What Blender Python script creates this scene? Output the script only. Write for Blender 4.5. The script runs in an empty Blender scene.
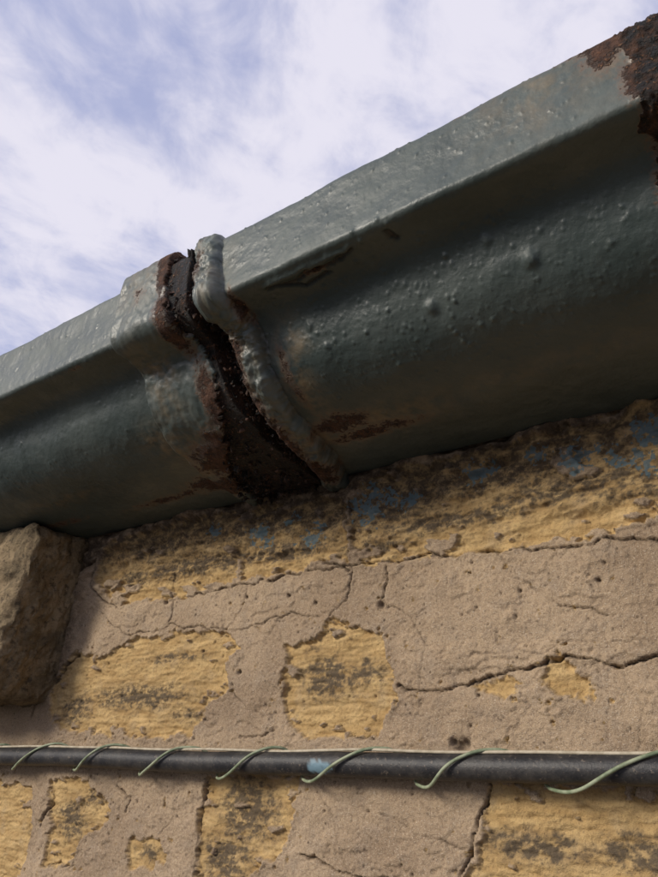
import bpy, math, random
import numpy as np
from mathutils import Vector
random.seed(7); rng=np.random.default_rng(7)
ZC=2.30          # height of the eye above the ground; wall face is y=0
sc=bpy.context.scene

# ------------------------------------------------------------ noise helpers
def _h(ix,iy,seed):
    n=(ix.astype(np.int64)*374761393+iy.astype(np.int64)*668265263+seed*1442695041)&0xffffffff
    n=((n^(n>>13))*1274126177)&0xffffffff
    n=(n^(n>>16))&0xffffffff
    return n/4294967295.0
def gn(x,y,seed=0):
    xi=np.floor(x);yi=np.floor(y);fx=x-xi;fy=y-yi
    xi=xi.astype(np.int64);yi=yi.astype(np.int64)
    u=fx*fx*fx*(fx*(fx*6-15)+10);v=fy*fy*fy*(fy*(fy*6-15)+10)
    def g(a,b,dx,dy):
        t=_h(a,b,seed)*2*np.pi
        return np.cos(t)*dx+np.sin(t)*dy
    a=g(xi,yi,fx,fy);b=g(xi+1,yi,fx-1,fy);c=g(xi,yi+1,fx,fy-1);d=g(xi+1,yi+1,fx-1,fy-1)
    return (a*(1-u)+b*u)*(1-v)+(c*(1-u)+d*u)*v
def fbm(x,y,seed=0,o=4,p=.55):
    s=0;a=1.0;t=0
    for k in range(o):
        s=s+a*gn(x*(2**k)+17.3*k,y*(2**k)-9.1*k,seed+k*31);t+=a;a*=p
    return s/t*1.6
def sstep(a,b,x):
    t=np.clip((x-a)/(b-a),0,1);return t*t*(3-2*t)
def seg_d(px,py,pts,closed=False):
    d=np.full(px.shape,1e9);n=len(pts);ins=np.zeros(px.shape,bool)
    rg=range(n) if closed else range(n-1)
    for i in rg:
        x1,y1=pts[i];x2,y2=pts[(i+1)%n]
        dx,dy=x2-x1,y2-y1;L=dx*dx+dy*dy+1e-9
        t=np.clip(((px-x1)*dx+(py-y1)*dy)/L,0,1)
        d=np.minimum(d,(px-x1-t*dx)**2+(py-y1-t*dy)**2)
        if closed and y1!=y2:
            c=((y1>py)!=(y2>py))&(px<(x2-x1)*(py-y1)/(y2-y1)+x1)
            ins^=c
    d=np.sqrt(d)
    if closed: d=np.where(ins,-d,d)
    return d
def bb(px,py,pts,m):
    a=np.array(pts)
    return (px>a[:,0].min()-m)&(px<a[:,0].max()+m)&(py>a[:,1].min()-m)&(py<a[:,1].max()+m)

def grid_mesh(name,P,attrs,flip=False,closed_j=False,mat=None):
    n,m,_=P.shape
    me=bpy.data.meshes.new(name)
    me.vertices.add(n*m);me.vertices.foreach_set('co',P.reshape(-1).astype(np.float32))
    I=np.arange(n-1)[:,None]; J=np.arange(m if closed_j else m-1)[None,:]
    J2=(J+1)%m
    a=I*m+J;b=(I+1)*m+J;c=(I+1)*m+J2;d=I*m+J2
    q=np.stack([a,d,c,b] if flip else [a,b,c,d],-1).reshape(-1,4)
    k=len(q)
    me.loops.add(k*4);me.loops.foreach_set('vertex_index',q.reshape(-1).astype(np.int32))
    me.polygons.add(k);me.polygons.foreach_set('loop_start',(np.arange(k)*4).astype(np.int32))
    me.polygons.foreach_set('loop_total',np.full(k,4,np.int32))
    me.update(calc_edges=True)
    me.polygons.foreach_set('use_smooth',np.ones(k,bool))
    for an,av in attrs.items():
        at=me.attributes.new(an,'FLOAT','POINT');at.data.foreach_set('value',av.reshape(-1).astype(np.float32))
    me.validate()
    o=bpy.data.objects.new(name,me);sc.collection.objects.link(o)
    if mat: me.materials.append(mat)
    return o

# ------------------------------------------------------------ node helper
class NT:
    def __init__(s,name):
        s.m=bpy.data.materials.new(name);s.m.use_nodes=True;s.t=s.m.node_tree
        s.b=s.t.nodes['Principled BSDF'];s.tc=s.t.nodes.new('ShaderNodeTexCoord').outputs['Object']
    def L(s,a,b):s.t.links.new(a,b)
    def put(s,sock,v):
        if isinstance(v,bpy.types.NodeSocket): s.L(v,sock)
        elif isinstance(v,tuple) and len(v)==3 and sock.type=='RGBA': sock.default_value=(*v,1)
        else: sock.default_value=v
    def noise(s,scale,detail=4,rough=.55,dist=0,vec=None,sc=None):
        n=s.t.nodes.new('ShaderNodeTexNoise');n.inputs['Scale'].default_value=scale
        n.inputs['Detail'].default_value=detail;n.inputs['Roughness'].default_value=rough;n.inputs['Distortion'].default_value=dist
        s.L(vec or s.tc,n.inputs['Vector']);return n.outputs['Fac']
    def vor(s,scale,feat='F1'):
        n=s.t.nodes.new('ShaderNodeTexVoronoi');n.feature=feat;n.inputs['Scale'].default_value=scale
        s.L(s.tc,n.inputs['Vector']);return n.outputs['Distance']
    def attr(s,name):
        n=s.t.nodes.new('ShaderNodeAttribute');n.attribute_name=name;return n.outputs['Fac']
    def rng(s,v,a,b,c=0,d=1):
        n=s.t.nodes.new('ShaderNodeMapRange');n.interpolation_type='SMOOTHSTEP'
        s.put(n.inputs[0],v)
        for i,x in enumerate((a,b,c,d)):n.inputs[i+1].default_value=x
        return n.outputs[0]
    def math(s,op,a,b=0.):
        n=s.t.nodes.new('ShaderNodeMath');n.operation=op;s.put(n.inputs[0],a);s.put(n.inputs[1],b);return n.outputs[0]
    def mix(s,f,a,b,mode='MIX'):
        n=s.t.nodes.new('ShaderNodeMix');n.data_type='RGBA';n.blend_type=mode
        s.put(n.inputs[0],f);s.put(n.inputs[6],a);s.put(n.inputs[7],b);return n.outputs[2]
    def bump(s,h,dist,strength=1,nrm=None):
        n=s.t.nodes.new('ShaderNodeBump');n.inputs['Distance'].default_value=dist;n.inputs['Strength'].default_value=strength
        s.L(h,n.inputs['Height'])
        if nrm:s.L(nrm,n.inputs['Normal'])
        return n.outputs[0]
    def fin(s,col,rough=.9,nrm=None,spec=.3):
        s.put(s.b.inputs['Base Color'],col);s.put(s.b.inputs['Roughness'],rough);s.b.inputs['Specular IOR Level'].default_value=spec
        if nrm:s.L(nrm,s.b.inputs['Normal'])
        return s.m

# ------------------------------------------------------------ materials
# (noise fields named n_* are baked per vertex as surface attributes, range about -1..1)
def mat_wall():
    n=NT('weathered_sandstone_and_render')
    st=n.attr('stone');di=n.attr('dirt');cr=n.attr('crack');pa=n.attr('paint');so=n.attr('soot_shade')
    big=n.attr('n_big');mid=n.attr('n_mid');lay=n.attr('n_lay')
    fine=n.noise(560,4,.78);grain=n.noise(1500,1,.8)
    fo=n.math('MULTIPLY',n.math('SUBTRACT',fine,.5),1.7)
    ren=n.mix(n.rng(big,-.5,.5),(.36,.262,.170),(.53,.395,.258))
    ren=n.mix(n.rng(mid,-.1,.6,0,.7),ren,(.40,.31,.22))
    ren=n.mix(n.rng(fine,.36,.60),n.mix(.5,ren,(.14,.095,.06)),ren)
    ren=n.mix(n.rng(grain,.58,.72,0,.5),ren,(.75,.65,.51))
    sp=n.math('MULTIPLY',n.rng(n.vor(190),.0,.26,1,0),n.rng(mid,-.1,.25))
    ren=n.mix(n.math('MULTIPLY',sp,.85),ren,(.06,.042,.03))
    sto=n.mix(n.rng(lay,-.5,.5),(.46,.300,.125),(.69,.485,.225))
    sto=n.mix(n.rng(mid,0,.7,0,.6),sto,(.50,.375,.22))
    sto=n.mix(n.rng(fine,.32,.60,.5,0),sto,(.22,.14,.07))
    sto=n.mix(n.rng(n.math('ADD',di,fo),.05,1.05,0,.9),sto,(.082,.066,.05))
    col=n.mix(st,ren,sto)
    col=n.mix(n.math('MULTIPLY',n.math('SUBTRACT',1.0,st),n.math('MULTIPLY',di,.4)),col,(.13,.09,.06))
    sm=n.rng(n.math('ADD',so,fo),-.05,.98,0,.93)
    col=n.mix(sm,col,(.066,.048,.034))  # dark brown for stains and for painted shade under gutter and by corbel
    col=n.mix(n.rng(n.math('ADD',pa,fo),.38,.80,0,.85),col,(.115,.170,.19))
    col=n.mix(n.math('MULTIPLY',cr,.85),col,(.05,.035,.025))
    h=n.math('ADD',n.math('MULTIPLY',fine,1.0),n.math('MULTIPLY',grain,.35))
    return n.fin(col,.93,n.bump(h,.0013,.9),.2)
def rustcol(n,r1,r2):
    c=n.mix(r1,(.008,.007,.006),(.115,.056,.033))
    c=n.mix(n.rng(r2,.56,.68,0,.85),c,(.20,.085,.036))
    return n.mix(n.rng(r2,.66,.72),c,(.42,.29,.15))
def mat_gutter():
    n=NT('green_painted_cast_iron')
    ru=n.attr('rust');oc=n.attr('ochre');ck=n.attr('crack');wn=n.attr('worn')
    big=n.attr('n_big');sm=n.attr('n_mid');r1=n.attr('n_rust')
    f4=n.noise(420,4,.72);f2=n.noise(190,3,.5)
    c=n.mix(n.rng(big,-.5,.5),(.043,.059,.055),(.066,.083,.076))
    c=n.mix(n.rng(sm,.05,.8,0,.45),c,(.10,.118,.105))
    c=n.mix(wn,c,(.14,.165,.148))
    c=n.mix(n.rng(f4,.30,.22,0,.6),c,(.02,.02,.018))
    c=n.mix(n.rng(f4,.715,.76,0,.8),c,(.33,.30,.20))
    c=n.mix(oc,c,(.20,.15,.085))
    c=n.mix(n.math('MULTIPLY',ck,.9),c,(.012,.01,.009))  # covers cracks and the painted shade line beside the collar
    rs=n.math('ADD',ru,n.math('MULTIPLY',n.math('SUBTRACT',f4,.5),.8))
    rm=n.rng(rs,.40,.60)
    c=n.mix(n.rng(rs,.18,.46,0,.7),c,(.15,.088,.052))
    c=n.mix(rm,c,rustcol(n,n.rng(r1,-.1,1.0),f4))
    rough=n.mix(rm,n.mix(n.rng(sm,-.5,.5),(.38,.38,.38),(.55,.55,.55)),n.mix(n.rng(r1,-.2,.3),(.45,.45,.45),(.88,.88,.88)))
    b1=n.bump(n.math('ADD',f2,n.math('MULTIPLY',f4,.30)),.0012,.45)
    b2=n.bump(n.math('MULTIPLY',rm,f4),.003,1,b1)
    return n.fin(c,rough,b2,.42)
def mat_rust():
    n=NT('flaking_rust');f=n.noise(400,4,.7);return n.fin(rustcol(n,n.rng(n.noise(110,2),.42,.8),f),.6,n.bump(f,.002,1),.4)
def mat_simple(name,c1,c2,scale,rough=.8,bd=.001,spec=.3,det=5):
    n=NT(name);a=n.noise(scale,det,.65)
    return n.fin(n.mix(n.rng(a,.35,.65),c1,c2),rough,n.bump(n.noise(scale*4,3,.7),bd,.8),spec)
def mat_cable():
    n=NT('black_cable_sheath');a=n.noise(60,4,.7);b=n.noise(500,3,.7)
    c=n.mix(n.rng(a,.4,.7),(.018,.018,.020),(.055,.050,.045))
    c=n.mix(n.rng(b,.58,.70,0,.6),c,(.18,.145,.11))
    c=n.mix(n.attr('paint'),c,(.16,.25,.30))
    return n.fin(c,.5,n.bump(b,.0006,.5),.4)
M_wall=mat_wall();M_gut=mat_gutter();M_rust=mat_rust();M_cab=mat_cable()

# ------------------------------------------------------------ WALL (mm, wall coordinates)
ST=[[(-550,147),(-531,164),(-471,168),(-421,169),(-376,167),(-314,163),(-273,162),(-269,124),(-271,112),(-295,117),(-313,112),(-357,112),(-404,112),(-427,106),(-475,107),(-514,107),(-545,124)],
[(-267,157),(-251,169),(-211,171),(-153,169),(-30,175),(60,175),(60,104),(-40,107),(-68,110),(-100,104),(-123,102),(-159,104),(-200,108),(-229,109),(-261,108),(-267,124)],
[(-602,48),(-570,72),(-533,63),(-495,76),(-447,79),(-385,74),(-369,63),(-383,50),(-377,32),(-401,22),(-415,1),(-459,-1),(-495,1),(-534,2),(-576,6),(-601,18)],
[(-324,60),(-304,62),(-282,75),(-270,69),(-243,61),(-241,42),(-237,27),(-241,13),(-252,1),(-287,-1),(-311,1),(-324,14),(-327,30),(-325,47)],
[(-186,28),(-161,32),(-154,28),(-163,18),(-171,22)],
[(-139,42),(-132,44),(-125,34),(-114,25),(-115,19),(-134,19),(-144,29)],
[(-689,-37),(-616,-39),(-601,-65),(-606,-95),(-614,-117),(-658,-122),(-700,-110)],
[(-577,-34),(-540,-31),(-505,-46),(-494,-56),(-530,-75),(-539,-93),(-577,-98),(-571,-71)],
[(-471,-71),(-438,-65),(-431,-81),(-446,-88),(-473,-89)],
[(-396,-26),(-311,-24),(-314,-49),(-326,-66),(-346,-79),(-370,-97),(-398,-95),(-400,-60)],
[(-179,-24),(-73,-24),(40,-25),(40,-140),(-210,-140),(-205,-84),(-187,-51)]]
CR=[([(-444,104),(-404,106),(-362,109),(-313,110),(-274,109),(-229,108),(-200,107),(-160,103),(-123,100),(-95,99),(-70,99),(60,97)],1.2,3.5),
([(-297,117),(-285,113),(-271,105)],1.4,4),
([(-267,157),(-272,135),(-271,114),(-268,103),(-270,93),(-274,83),(-286,77)],.9,3),
([(-239,104),(-239,95),(-246,83)],.8,3),
([(-236,31),(-219,26),(-199,27),(-179,29),(-160,34)],1.4,4),([(-160,34),(-139,39),(-115,38),(-98,34),(-81,38),(-40,36),(50,40)],1.5,4.5),
([(-496,80),(-447,84),(-385,74),(-340,79),(-295,78)],.8,2.5),([(-446,125),(-449,96),(-453,85)],1.,3.5),
([(-127,68),(-101,62),(-76,66),(-30,62)],.7,2),([(-179,-22),(-187,-47),(-192,-56),(-199,-70),(-206,-100)],1.8,5),
([(-495,-35),(-475,-44),(-479,-53)],1.1,4),([(-632,20),(-627,27),(-607,40),(-589,56),(-569,68)],3.2,8),
([(-271,1),(-252,-3)],.9,3),([(-365,-2),(-333,4)],.8,2.5),([(-310,-68),(-272,-74),(-251,-74),(-200,-80)],1.2,4),
([(-585,-69),(-573,-52),(-571,-41)],1.9,5),([(-605,121),(-586,143),(-551,152)],2.4,6),([(-552,150),(-556,128),(-545,118),(-520,104)],1.6,5),([(-184,45),(-142,45),(-108,48),(-79,46)],.5,1.2),
([(-530,-75),(-539,-93),(-577,-98)],1.,3),([(-396,-26),(-400,-60),(-398,-95)],1.,3),
# hairlines
([(-246,83),(-222,70),(-214,52),(-219,26)],.5,1.5),([(-385,74),(-368,92),(-362,109)],.5,1.5),([(-495,1),(-488,-14),(-495,-35)],.5,1.6),
([(-324,14),(-345,12),(-360,20),(-377,32)],.5,1.5),([(-160,103),(-152,88),(-127,68)],.5,1.5),([(-430,-25),(-425,-50),(-438,-65)],.5,1.5),
([(-300,-24),(-285,-45),(-272,-74)],.5,1.6),([(-241,13),(-215,10),(-190,14),(-160,8)],.45,1.3),([(-540,104),(-520,90),(-496,80)],.6,1.8),([(-98,34),(-92,12),(-100,-10)],.45,1.3),([(-250,-40),(-225,-52),(-192,-56)],.5,1.5)]
HO=[(-456,104,2.2),(-366,98,1.6),(-324,95,1.4),(-246,80,2.4),(-196,-5,3.4),(-192,-3,2.6),(-199,-3,2.4),(-368,44,1.5),(-150,79,1.3),(-104,80,1.4),(-409,62,1.2),(-300,88,1.3)]
PB=[(-354,146,7),(-346,140,5),(-300,134,7),(-296,142,5),(-252,145,8),(-235,152,6),(-220,147,6),(-167,156,7),(-107,149,7),(-98,155,5),(-69,138,5),(-72,146,5),(-63,158,8),(-403,155,5),(-247,158,6),(-130,158,4),(-45,150,6),(-320,150,4),(-262,152,6),(-85,147,5)]

def ax(a,b,s): return np.linspace(a,b,max(2,int(round((b-a)/s))+1))
xs=np.concatenate([ax(-4000,-900,60)[:-1],ax(-900,-700,6)[:-1],ax(-700,-30,.85)[:-1],ax(-30,120,4)[:-1],ax(120,3000,60)])
zs=np.concatenate([ax(-2310,-320,40)[:-1],ax(-320,-118,4)[:-1],ax(-118,185,.8)[:-1],ax(185,275,6)])
X,Z=np.meshgrid(xs,zs,indexing='ij')
w1=fbm(X/14,Z/14,1,4)*7+fbm(X/3,Z/3,2,3,.65)*2.4
w2=fbm(X/14,Z/14,5,4)*6+fbm(X/3,Z/3,6,3,.65)*2.4
sd=np.full(X.shape,40.)
for p in ST:
    k=bb(X,Z,p,30)
    sd[k]=np.minimum(sd[k],seg_d((X+w1)[k],(Z+w2)[k],p,True))
n1=fbm(X/22,Z/12,11,4)
sd=sd+np.maximum(0,n1-.26)*80+np.maximum(0,fbm(X/45,Z/22,14,4)-.16)*90*(Z>100)
# scattered little losses of render around the big patches
sd=np.minimum(sd,np.where((sd<26)&(Z<100),(.46-fbm(X/9,Z/7,16,4,.6))*22,40))
far=(X<-700)|(X>60)|(Z<-122)
sd=np.where(far,(fbm(X/160,Z/80,21,5)-.02)*60,sd)
stone=sstep(.9,-.9,sd)
dirt=np.zeros(X.shape)
for (cx,cz,rx,rz,s) in [(-480,30,60,10,1.1),(-560,22,24,14,1.),(-440,58,44,6,.8),(-420,14,30,6,.7),(-288,36,26,13,1.2),(-258,38,14,10,1.),(-300,55,14,4,.5),(-545,-62,20,16,1.1),(-520,-45,14,6,.9),(-355,-45,28,22,1.2),(-375,-75,22,15,1.2),
   (-160,-52,30,8,1.2),(-100,-52,40,9,1.),(-130,-75,60,10,.8),(-450,-78,16,7,.9),(-600,-80,14,14,.7),(-420,130,80,9,1.1),(-500,128,34,8,.9),(-330,128,50,8,1.1),(-190,128,70,7,1.),(-110,135,60,10,.95),(-250,118,30,6,1.),(-470,150,50,8,.9),(-60,125,60,7,.8),(-350,150,70,9,.9),(-230,146,36,16,1.),(-160,148,60,7,.8)]:
    dirt=np.maximum(dirt,s*np.exp(-(((X+w1*1.5-cx)/rx)**2+((Z+w2-cz)/rz)**2)))
dn=fbm(X/8,Z/4.5,33,5,.72)
dirt=np.clip(dirt*(.9+dn*2.0),0,1)
dirt=np.maximum(dirt,sstep(.2,.9,fbm(X/30,Z/12,36,5,.65))*.55*stone)
dirt=np.where(far,np.clip(fbm(X/60,Z/30,35,4),0,1),dirt)
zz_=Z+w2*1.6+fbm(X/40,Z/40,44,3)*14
soot_shade=sstep(132,158,zz_)  # dark staining plus the gutter's soft shadow, painted along the wall top
soot_shade=np.maximum(soot_shade,sstep(-540,-590,X+w1*2)*sstep(20,80,Z)*.66)  # brown wall tone with shadow painted in beside the corbel
soot_shade=np.maximum(soot_shade,np.exp(-(((X+w1+275)/100)**2))*sstep(108,148,Z+w2)*.95)
soot_shade=np.maximum(soot_shade,sstep(160,100,np.abs(X+430))*sstep(118,150,Z+w2*2)*.75)
soot_shade*=np.clip(.72+fbm(X/10,Z/6,46,5,.68)*1.15,0,1)*.92
crack=np.zeros(X.shape);hc=np.zeros(X.shape)
cw1=fbm(X/22,Z/22,51,6,.55)*6;cw2=fbm(X/22,Z/22,57,6,.55)*6
vw=.22+1.05*np.clip(fbm(X/24,Z/24,61,4)+.42,0,1.2)
for pts,w,dep in CR:
    k=bb(X,Z,pts,14)
    d=seg_d((X+cw1)[k],(Z+cw2)[k],pts);ww=np.maximum(.40,w*vw[k]*.6)
    st_=np.clip(w*vw[k]*1.6,.25,1)
    g=np.exp(-(d/ww)**2)*st_;crack[k]=np.maximum(crack[k],g);hc[k]=np.maximum(hc[k],g*dep)
for cx,cz,r in HO+[(rng.uniform(-640,0),rng.uniform(-110,100),rng.uniform(.45,1.)) for _ in range(190)]:
    k=bb(X,Z,[(cx,cz)],8)
    g=np.exp(-((((X+cw1*.3)[k]-cx)**2+((Z+cw2*.3)[k]-cz)**2)/r**2)**1.5)
    crack[k]=np.maximum(crack[k],g*.8);hc[k]=np.maximum(hc[k],g*min(4,r*2.2))
paint=np.zeros(X.shape);pn=fbm(X/3.5,Z/3.5,71,4,.65)
for cx,cz,r in PB:
    k=bb(X,Z,[(cx,cz)],30)
    d=np.sqrt(((X+w1*1.4)[k]-cx)**2/1.8+((Z+w2*1.4)[k]-cz)**2)+pn[k]*r*1.9
    paint[k]=np.maximum(paint[k],sstep(r,r*.6,d))
h=fbm(X/90,Z/70,81,3)*4.2+fbm(X/14,Z/14,83,4)*1.1+fbm(X/2.6,Z/2.6,85,3)*.45+rng.normal(0,.08,X.shape)
lay=fbm(X/22,Z/4.2,87,5,.6)
rdg=1-np.abs(fbm(X/26,Z/6,89,4))*2
h+=stone*(-3.1+lay*1.9+rdg*.9+fbm(X/3,Z/2,91,3)*.5)
h+=np.exp(-((sd-1.2)/1.6)**2)*.5
# thin second layer of render, delaminating in plates
pl=fbm(X/40,Z/26,97,5,.6)
h+=sstep(-.02,.02,pl-.12)*.9*(1-stone)
top=sstep(104,128,Z+w2*.5)
h+=top*(3.0+fbm(X/30,Z/12,93,4)*6.5)
h+=sstep(148,170,Z)*(4+fbm(X/35,Z/14,95,4)*12)*(.6+.4*sstep(-280,-240,X))
h+=1.1*sstep(-1.2,1.2,Z+cw2-36)*sstep(-215,-205,X)*sstep(100,90,Z)
h+=-6*sstep(-575,-620,X+w1)
h-=hc
P=np.stack([X/1000,-h/1000,Z/1000+ZC],-1)
wall=grid_mesh('stone_wall',P,dict(stone=stone,dirt=dirt,crack=crack,paint=paint,soot_shade=soot_shade,n_big=fbm(X/110,Z/80,201,4),n_mid=fbm(X/17,Z/15,203,5,.6),n_lay=fbm(X/24,Z/8,205,5,.65)),mat=M_wall)

def box(name,x0,x1,y0,y1,z0,z1,mat,parent=None):
    v=[(x,y,z) for x in(x0,x1) for y in(y0,y1) for z in(z0,z1)]
    f=[(0,1,3,2),(4,6,7,5),(0,4,5,1),(2,3,7,6),(0,2,6,4),(1,5,7,3)]
    me=bpy.data.meshes.new(name);me.from_pydata(v,[],f);me.materials.append(mat)
    o=bpy.data.objects.new(name,me);sc.collection.objects.link(o)
    if parent:o.parent=parent
    return o
M_st=mat_simple('rubble_core',(.3,.22,.14),(.4,.3,.18),20)
box('wall_core',-4,3,.03,.45,0,ZC+.27,M_st,wall)

# ------------------------------------------------------------ CORBEL
def lump(name,x0,x1,y0,y1,z0,z1,res,amp,mat,shear=0):
    import bmesh
    bm=bmesh.new();bmesh.ops.create_cube(bm,size=1)
    bmesh.ops.subdivide_edges(bm,edges=bm.edges[:],cuts=res,use_grid_fill=True)
    co=np.array([v.co[:] for v in bm.verts])
    r=.43;q=np.clip(co,-r,r);dl=co-q;L=np.linalg.norm(dl,axis=1,keepdims=True)
    co=np.where(L>0,q+dl/np.maximum(L,1e-6)*np.minimum(L,.07),co)
    s=np.array([x1-x0,y1-y0,z1-z0]);c=np.array([x0+x1,y0+y1,z0+z1])/2
    w=co*s+c
    a=w[:,0]*1000;b=w[:,1]*1000;e=w[:,2]*1000
    w[:,1]-=amp*fbm(a/30+b/40,e/22,7,6,.6);w[:,0]+=amp*fbm(b/24,e/24,9,6,.6);w[:,2]+=amp*.6*fbm(a/25,b/25,12,4)
    w[:,0]+=shear*(w[:,2]-c[2])/s[2]
    w[:,2]+=ZC
    for v,p in zip(bm.verts,w): v.co=p
    for f in bm.faces:f.smooth=True
    me=bpy.data.meshes.new(name);bm.to_mesh(me);bm.free();me.materials.append(mat)
    o=bpy.data.objects.new(name,me);sc.collection.objects.link(o);return o
n=NT('corbel_sandstone')
f1=n.noise(35,5,.65);f2=n.noise(160,5,.7)
c=n.mix(n.rng(f1,.35,.65),(.15,.115,.07),(.30,.225,.135));c=n.mix(n.rng(f2,.5,.66,0,.85),c,(.07,.055,.038));c=n.mix(n.rng(f2,.42,.30,0,.6),c,(.38,.29,.16))
M_cor=n.fin(c,.93,n.bump(n.noise(300,4,.7),.0025,1),.2)
lump('stone_corbel',-.85,-.584,-.060,.02,.028,.178,80,.009,M_cor,.042)

# ------------------------------------------------------------ GUTTER
prof=[(-143,286),(-143.5,288.5),(-146,289.5),(-149,289),(-150.5,286),(-151.5,270),(-154,246),(-154,242.5),(-151,240),(-140,238.5),(-132,236.5),(-125,231.5),(-120.5,223),(-117,214),(-111,204.5),(-101,195.5),(-87,188.5),(-70,183),(-52,179),(-34,176),(-20,174),(-8,173),(-4,174),(-3,178),(-3,262),(-5,264),(-9,262),(-9,184),(-12,182),(-34,185),(-52,188),(-70,192),(-85,197),(-97,203),(-106,210),(-112,220),(-117,231),(-123,241),(-138,245),(-145,248),(-144.5,262)]
pts=np.array(prof,float)
for _ in range(2):
    nx=np.roll(pts,-1,0);pts=np.stack([pts*.75+nx*.25,pts*.25+nx*.75],1).reshape(-1,2)
seg=np.linalg.norm(np.roll(pts,-1,0)-pts,axis=1);cum=np.concatenate([[0],np.cumsum(seg)]);tot=cum[-1]
cl=np.vstack([pts,pts[:1]])
ib=np.argmax((cl[:,0]>-6)&(cl[:,1]<180));s_out=cum[ib]
ss=np.concatenate([ax(0,s_out,.8)[:-1],ax(s_out,tot,5)[:-1]])
PY=np.interp(ss,cum,cl[:,0]);PZ=np.interp(ss,cum,cl[:,1])
ty=np.roll(PY,-1)-np.roll(PY,1);tz=np.roll(PZ,-1)-np.roll(PZ,1)
def smo(a,k=5):
    for _ in range(k): a=(np.roll(a,1)+2*a+np.roll(a,-1))/4
    return a
ty=smo(ty);tz=smo(tz);L=np.hypot(ty,tz);NY=tz/L;NZ=-ty/L
outer=((ss<s_out+6)).astype(float)
gx=np.concatenate([ax(-4000,-760,60)[:-1],ax(-760,-360,1.0)[:-1],ax(-360,30,.65)[:-1],ax(30,80,3)[:-1],ax(80,3000,60)])
GX,GS=np.meshgrid(gx,ss,indexing='ij')
O=np.broadcast_to(outer,GX.shape)
def a2(v):return np.broadcast_to(v,GX.shape)
sn=np.clip(GS/s_out,0,1)     # 0 rim .. 1 back of the underside
e1=fbm(GS/9,GX/9,101,4)*2.2
ragged=fbm(GS/8,GX/30,103,5,.65)*8
bow=np.clip(4*sn*(1-sn),0,1)*sstep(.1,.4,sn)
bow2=sstep(.02,.22,sn)*sstep(1.0,.75,sn)
xl=-350+e1*.5-sn*6
xr=-301+12*bow-46*sstep(.44,.88,sn)+ragged*(.6+1.0*sn)
cl_=-283+7*bow2+7*bow+fbm(GS/26,GX*0,104,5,.6)*4+e1*.8;crt=-263+7*bow2+7*bow+e1*.8+fbm(GS/26,GX*0,107,4)*3.5
soc=sstep(-1.6,1.6,GX-xl)*sstep(1.5,-1.5,GX-xr)
gap=sstep(-1.3,1.3,GX-xr)*sstep(1.3,-1.3,GX-cl_)
t=np.clip((GX-cl_)/(crt-cl_),0,1)
col=np.where((GX>cl_)&(GX<crt),np.power(np.clip(1-(2*t-1)**4,0,1),.55),0)
soc2l=-20+e1*1.2+fbm(GS/12,GX/30,111,3)*5
soc2=sstep(-1.6,1.6,GX-soc2l)*sstep(62,58,GX)
rr=fbm(GX/6,GS/6,113,5,.65)
tg=np.clip((GX-xr)/np.maximum(cl_-xr,4),0,1)
off=soc*(7+fbm(GX/16,GS/16,117,3)*1.8)+col*(6.6+3.6*sstep(.1,.25,sn)+fbm(GX/10,GS/11,119,5,.6)*4.2)
gapo=gap*(-4-8*tg**1.5*(1-.6*sstep(.55,.95,sn))+rr*10+sstep(.45,.9,sn)*(5+fbm(GX/9,GS/9,118,4,.65)*12))
off+=soc2*(.6+rr*3)
body=1-np.clip(soc+gap+col,0,1)
off+=fbm(GX/70,GS/50,121,3)*1.5*body+fbm(GX/11,GS/11,123,3)*.34+rng.normal(0,.010,GX.shape)
# rim chips
off-=np.clip(fbm(GX/9,GS*0,125,4)-.3,0,1)*5*np.exp(-((GS-3)/4)**2)
rust=np.zeros(GX.shape)
def blob(cx,cs,rx,rs,s): return s*np.exp(-(((GX-cx)/rx)**2+((GS-cs)/rs)**2))
for b in [(-305,8,9,30,.95),(-302,60,9,30,.7),(-320,160,32,20,.95),(-345,190,50,14,.85),(-298,120,9,34,.8),(-312,150,16,20,.95),(-230,165,26,13,.6),(-216,180,46,8,.58),(-240,120,5,30,.5),(-250,66,4,18,.6),(-180,2,9,4,.85),(-135,3,5,5,.75),(-95,3,12,6,.85),(-28,6,12,20,.95),(-45,3,22,6,.8),(-18,40,8,16,.75),(-16,150,9,90,.8),(-274,30,6,26,.5),(-266,100,6,30,.7),(-268,150,10,40,.8),(-270,195,14,20,.85),(-320,4,16,5,.6),(-120,1,60,2.5,.5),(-210,1,30,2.5,.45),(-195,66,12,3,.5),(-326,30,8,10,.45),(-420,195,60,7,.5),(-560,190,60,6,.45),(-400,58,10,3,.45)]:
    rust=np.maximum(rust,blob(*b))
nr=fbm(GX/10,GS/10,141,6,.65)
rust=rust*(1)+nr*.42*np.clip(rust*2,0,1)
rust=np.maximum(rust,gap*1.3);rust=np.maximum(rust,soc2*.95)
rust=np.where(O<.5,.8,rust)
ochre=np.zeros(GX.shape)
for b in [(-365,135,16,14,1.),(-345,150,20,24,1.),(-335,90,16,34,.7),(-236,125,10,30,1.),(-230,100,12,14,.7),(-330,20,22,20,.55),(-260,80,12,60,.6),(-215,172,55,14,.95),(-520,160,60,9,.5),(-100,165,90,8,.3),(-60,20,30,25,.5),(-15,12,25,30,.9),(-260,160,14,40,.7)]:
    ochre=np.maximum(ochre,blob(*b))
ochre=np.clip(ochre*(.45+fbm(GX/11,GS/11,143,5,.65)*1.6),0,.85)
ochre=np.maximum(ochre,sstep(.62,.85,fbm(GX/20,GS/20,145,5,.65))*.35)
nmid=fbm(GX/24,GS/20,147,5,.6)
worn=(sstep(62,46,GS)*.20+blob(-272,20,14,40,.5)+blob(-258,100,12,70,.45)+.15*soc)*np.clip(.65+nmid*.9,0,1.4)
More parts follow.
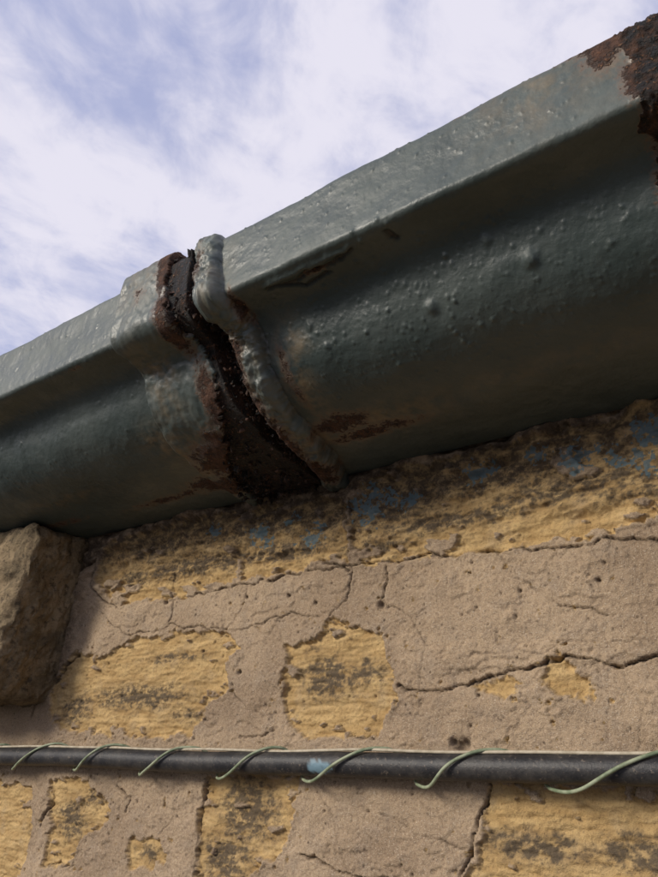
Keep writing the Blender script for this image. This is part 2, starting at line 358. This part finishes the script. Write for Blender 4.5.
worn=np.clip(worn+.35*np.exp(-((GS-51)/2.5)**2)*np.clip(fbm(GX/12,GS/3,149,4)+.2,0,1)+.4*np.exp(-((GS-4)/3)**2)*np.clip(fbm(GX/9,GS/3,151,4)+.2,0,1),0,1)
crk_shade=np.zeros(GX.shape)
cwx=fbm(GX/8,GS/8,131,4)*6;cws=fbm(GX/8,GS/8,133,4)*4
for pl_,w in [([(-226,63),(-210,67),(-196,63),(-182,66),(-168,62)],1.2),([(-216,66),(-206,72),(-188,70)],1.),([(-145,62),(-143,67)],1.6),([(-352,20),(-351,80),(-356,150)],.7)]:
    d=seg_d(GX+cwx*.5,GS+cws*.5,pl_);crk_shade=np.maximum(crk_shade,np.exp(-(d/w)**2))
# dark line painted as shade in the corner where the collar meets the right-hand length
cor_shade=np.exp(-((GX-crt-.6)/1.1)**2)*np.clip(.6+fbm(GS/10,GX*0,135,4)*1.6,0,1)*sstep(.1,.3,sn)*.8
off-=crk_shade*1.8
crk_shade=np.maximum(crk_shade,cor_shade)  # painted corner shade joins the crack mask, colour only
off+=1.6*np.exp(-((GS-61+cws*.5)/2.)**2)*sstep(-232,-222,GX)*sstep(-160,-172,GX)
bl=[(-139,110,3.2,1.8),(-83,105,3.6,2.0),(-101,88,2.4,1.4),(-215,96,2.2,1.2),(-207,110,1.9,1.)]
for _ in range(130):
    bl.append((rng.normal(-165,50),rng.normal(98,24),rng.uniform(.5,1.4),0))
for _ in range(800): bl.append((rng.uniform(-250,-10),66+109*rng.beta(1.6,2.4),rng.uniform(.35,.8),0))
for _ in range(160): bl.append((rng.uniform(-250,-10),rng.uniform(4,48),rng.uniform(.35,1.),0))
for _ in range(220): bl.append((rng.uniform(-740,-360),rng.uniform(6,160),rng.uniform(.45,1.1),0))
for cx,cs,r,hh in bl:
    i0,i1=np.searchsorted(gx,[cx-3*r,cx+3*r]);j0,j1=np.searchsorted(ss,[max(0,cs-4*r),min(s_out,cs+4*r)])
    if i1<=i0 or j1<=j0: continue
    d2=((GX[i0:i1,j0:j1]-cx)/r)**2+((GS[i0:i1,j0:j1]-cs)/(r*1.15))**2
    off[i0:i1,j0:j1]+=(hh or r*.55)*np.exp(-d2**1.3)
off=off*O+gapo*O-np.where(O<.5,12*gap,0)
P=np.stack([GX/1000,(a2(PY)+a2(NY)*off)/1000,(a2(PZ)+a2(NZ)*off)/1000+ZC],-1)
gut=grid_mesh('cast_iron_gutter',P,dict(rust=rust,ochre=ochre,crack=crk_shade,worn=worn,n_big=fbm(GX/80,GS/60,153,4),n_mid=nmid,n_rust=fbm(GX/7,GS/7,155,5,.65)+.6*(1-np.clip(gap+soc2*.7,0,1))),flip=True,closed_j=True,mat=M_gut)

# loose rust scale lodged in the open joint
V=[];Fc=[]
for k in range(900):
    s=rng.uniform(4,s_out*.97);j=int(np.searchsorted(ss,s));u=s/s_out
    bw=min(1,4*u*(1-u))*float(sstep(.1,.4,np.array(u)));b2=float(sstep(.02,.22,np.array(u))*sstep(1.0,.75,np.array(u)))
    lo=-301+12*bw-46*float(sstep(.44,.88,np.array(u)));hi=-283+7*bw+7*b2
    x=rng.uniform(lo-5,hi-.5);tgk=np.clip((x-lo)/(hi-lo),0,1)
    o=rng.uniform(-3,6)-6*tgk*(1-u)+max(0,(u-.5))*14
    c=np.array([x,PY[j]+NY[j]*o,PZ[j]+NZ[j]*o])
    a=rng.normal(size=3);a/=np.linalg.norm(a);b=np.cross(a,rng.normal(size=3));b/=np.linalg.norm(b);n_=np.cross(a,b)
    r=rng.uniform(.7,1.)*rng.choice([1,1.6,2.6,4.2],p=[.35,.35,.22,.08]);th=rng.uniform(.25,.9);m=rng.integers(5,8);base=len(V)
    ang=np.sort(rng.uniform(0,2*np.pi,m))
    for sgn in(-1,1):
        for g in ang:
            q=r*rng.uniform(.6,1.1);V.append(tuple((c+a*np.cos(g)*q+b*np.sin(g)*q*.7+n_*th*sgn)/1000+np.array([0,0,ZC])))
    Fc.append(tuple(range(base,base+m)));Fc.append(tuple(range(base+2*m-1,base+m-1,-1)))
    for i in range(m):
        i2=(i+1)%m;Fc.append((base+i,base+i2,base+m+i2,base+m+i))
me=bpy.data.meshes.new('rust_scale');me.from_pydata(V,[],Fc);me.materials.append(M_rust)
fl=bpy.data.objects.new('rust_scale',me);sc.collection.objects.link(fl);fl.parent=gut

# ------------------------------------------------------------ CABLE + WIRES
def tube(name,path,r,mat,seg=12,attrs=None):
    p=np.array(path);t=np.gradient(p,axis=0);t/=np.linalg.norm(t,axis=1,keepdims=True)
    up=np.array([0,0.02,1.]);a=np.cross(t,up);a/=np.linalg.norm(a,axis=1,keepdims=True);b=np.cross(t,a)
    th=np.linspace(0,2*np.pi,seg,endpoint=False)
    rr_=np.broadcast_to(np.asarray(r,float),(len(p),))[:,None,None]
    Q=p[:,None,:]+rr_*(a[:,None,:]*np.cos(th)[None,:,None]+b[:,None,:]*np.sin(th)[None,:,None])
    at={} if attrs is None else attrs(Q)
    return grid_mesh(name,Q,at,flip=False,closed_j=True,mat=mat)
cx=np.concatenate([ax(-3900,-800,30)[:-1],ax(-800,60,2)[:-1],ax(60,2900,30)])
def cz(x): return -15.2+gn(x/160,x*0+3.3,5)*1.8
def cy(x): return -13.5+gn(x/120,x*0+7.3,6)*1.0
cp=np.stack([cx,cy(cx),cz(cx)],-1)/1000+np.array([0,0,ZC])
def ca(Q):
    x=Q[...,0]*1000;z=(Q[...,2]-ZC)*1000
    d=((x+281)/9)**2+((z+17)/3.6)**2+fbm(x/3,z/3,8,3)*1.2
    return dict(paint=sstep(1.1,.7,d))
cab=tube('electric_cable',cp,.0070*(1+.03*gn(cx/30,cx*0,9)+.012*gn(cx/7,cx*0,19)),M_cab,24,ca)
M_cr=mat_simple('cream_wire_sheath',(.36,.31,.22),(.5,.44,.33),200,.6,.0002)
M_gr=mat_simple('green_wire_sheath',(.15,.19,.11),(.33,.36,.24),120,.5,.0002)
wx=ax(-1500,1200,4)
wp=np.stack([wx,cy(wx)-1.5+gn(wx/50,wx*0+1,3)*2,cz(wx)+7.7+gn(wx/70,wx*0+5,4)*1.6],-1)/1000+np.array([0,0,ZC])
tube('thin_wire',wp,.0009,M_cr,8)
T=np.arange(-16,14,.0125)
k=np.floor(T);f=T-k
jit=gn(T*.9,T*0+2.2,12)
ang=np.where(f<.74,-105+210*(f/.74),105+150*((f-.74)/.26))
ang=np.radians(ang)
hx=-158-60+80*T+jit*14+gn(T*3.1,T*0+8,14)*3
R_=9.3+2.2*gn(T*2.1,T*0+5,13)
hy=cy(hx)-np.cos(ang)*R_; hz=cz(hx)+np.sin(ang)*(R_+.5)-.9*np.cos(ang)+gn(T*4.3,T*0+4,15)*.8
hy=np.minimum(hy,-2.5)
tube('twisted_wire',np.stack([hx,hy,hz],-1)/1000+np.array([0,0,ZC]),.00095,M_gr,8)

# ------------------------------------------------------------ ROOF, GROUND
M_sl=mat_simple('roof_slate',(.05,.052,.06),(.09,.09,.1),12,.7,.002)
V=[];Fc=[]
th=math.radians(30)
for r_ in range(16):
    for c_ in range(24):
        x0=-4+c_*.292+(r_%2)*.146;x1=x0+.285;s0=r_*.2;s1=s0+.4
        lift0=.018;lift1=.0
        b=len(V)
        for (s,l) in((s0,lift0),(s1,lift1)):
            for x in(x0,x1):
                for t_ in(0,.007):
                    V.append((x,-.085+s*math.cos(th)-(l+t_)*math.sin(th),ZC+.285+s*math.sin(th)+(l+t_)*math.cos(th)))
        Fc+=[(b,b+1,b+3,b+2),(b+4,b+6,b+7,b+5),(b,b+4,b+5,b+1),(b+2,b+3,b+7,b+6),(b,b+2,b+6,b+4),(b+1,b+5,b+7,b+3)]
me=bpy.data.meshes.new('slate_roof');me.from_pydata(V,[],Fc);me.materials.append(M_sl)
sc.collection.objects.link(bpy.data.objects.new('slate_roof',me))
n=NT('yard_asphalt')
M_gd=n.fin(n.mix(n.rng(n.noise(2,4,.7),.4,.6),(.045,.045,.045),(.07,.068,.062)),.95,n.bump(n.noise(60,3,.7),.01,.6),.2)
me=bpy.data.meshes.new('ground');me.from_pydata([(-300,-300,0),(300,-300,0),(300,300,0),(-300,300,0)],[],[(0,1,2,3)]);me.materials.append(M_gd)
sc.collection.objects.link(bpy.data.objects.new('ground',me))

# ------------------------------------------------------------ LIGHT + SKY
sd_=np.array([-.50,-.82,.46]);sd_/=np.linalg.norm(sd_)
el=math.asin(sd_[2]);rot=math.atan2(sd_[0],sd_[1])
su=bpy.data.lights.new('sun','SUN');su.energy=3.0;su.angle=math.radians(16);su.color=(1,.92,.80)
so=bpy.data.objects.new('sun',su);sc.collection.objects.link(so)
so.rotation_euler=Vector(sd_.tolist()).to_track_quat('Z','Y').to_euler();so.location=(-3,-5,6)
w=bpy.data.worlds.new('World');sc.world=w;w.use_nodes=True;t=w.node_tree;N=t.nodes;L=t.links
bg=N['Background'];bg.inputs[1].default_value=.1
sk=N.new('ShaderNodeTexSky');sk.sky_type='NISHITA';sk.sun_disc=False;sk.sun_elevation=el;sk.sun_rotation=rot
tc=N.new('ShaderNodeTexCoord');sx=N.new('ShaderNodeSeparateXYZ');L.new(tc.outputs['Generated'],sx.inputs[0])
def mth(op,a,b):
    m=N.new('ShaderNodeMath');m.operation=op
    for i,v in enumerate((a,b)):
        if isinstance(v,(int,float)):m.inputs[i].default_value=v
        else:L.new(v,m.inputs[i])
    return m.outputs[0]
zz=mth('MAXIMUM',sx.outputs[2],.08);zz=mth('ADD',zz,.25)
cbn=N.new('ShaderNodeCombineXYZ');L.new(mth('DIVIDE',sx.outputs[0],zz),cbn.inputs[0]);L.new(mth('DIVIDE',sx.outputs[1],zz),cbn.inputs[1])
def nz(scale,det,ro,dist,off,scl=(1,1,1),rz=0):
    mp=N.new('ShaderNodeMapping');mp.inputs['Location'].default_value=off;mp.inputs['Scale'].default_value=scl;mp.inputs['Rotation'].default_value=(0,0,rz)
    L.new(cbn.outputs[0],mp.inputs[0])
    q=N.new('ShaderNodeTexNoise');q.inputs['Scale'].default_value=scale;q.inputs['Detail'].default_value=det;q.inputs['Roughness'].default_value=ro;q.inputs['Distortion'].default_value=dist
    L.new(mp.outputs[0],q.inputs['Vector']);return q.outputs['Fac']
A=nz(3.2,7,.55,.5,(5.3,2.9,0),(1,.75,1),.6);B=nz(10,5,.6,.4,(0,4,0),(1,.8,1),.6)
mix=mth('ADD',mth('MULTIPLY',A,.66),mth('MULTIPLY',B,.34))
mr=N.new('ShaderNodeMapRange');mr.interpolation_type='SMOOTHSTEP';L.new(mix,mr.inputs[0]);mr.inputs[1].default_value=.38;mr.inputs[2].default_value=.585;mr.inputs[3].default_value=.25;mr.inputs[4].default_value=1
mx=N.new('ShaderNodeMix');mx.data_type='RGBA';L.new(mr.outputs[0],mx.inputs[0])
hz_=N.new('ShaderNodeMix');hz_.data_type='RGBA';hz_.inputs[0].default_value=.55;L.new(sk.outputs[0],hz_.inputs[6]);hz_.inputs[7].default_value=(4.2,4.9,9.0,1)
L.new(hz_.outputs[2],mx.inputs[6]);mx.inputs[7].default_value=(8.0,7.8,8.9,1)
L.new(mx.outputs[2],bg.inputs[0])

# ------------------------------------------------------------ CAMERA
cam=bpy.data.cameras.new('camera');cam.lens=700/877*36;cam.sensor_width=36;cam.clip_start=.01;cam.clip_end=2000
co=bpy.data.objects.new('camera',cam);sc.collection.objects.link(co)
co.location=(0,-.4,ZC);co.rotation_euler=(math.radians(90+23.09),0,math.radians(35.69))
sc.camera=co
sc.view_settings.view_transform='Standard';sc.view_settings.look='None';sc.view_settings.exposure=0
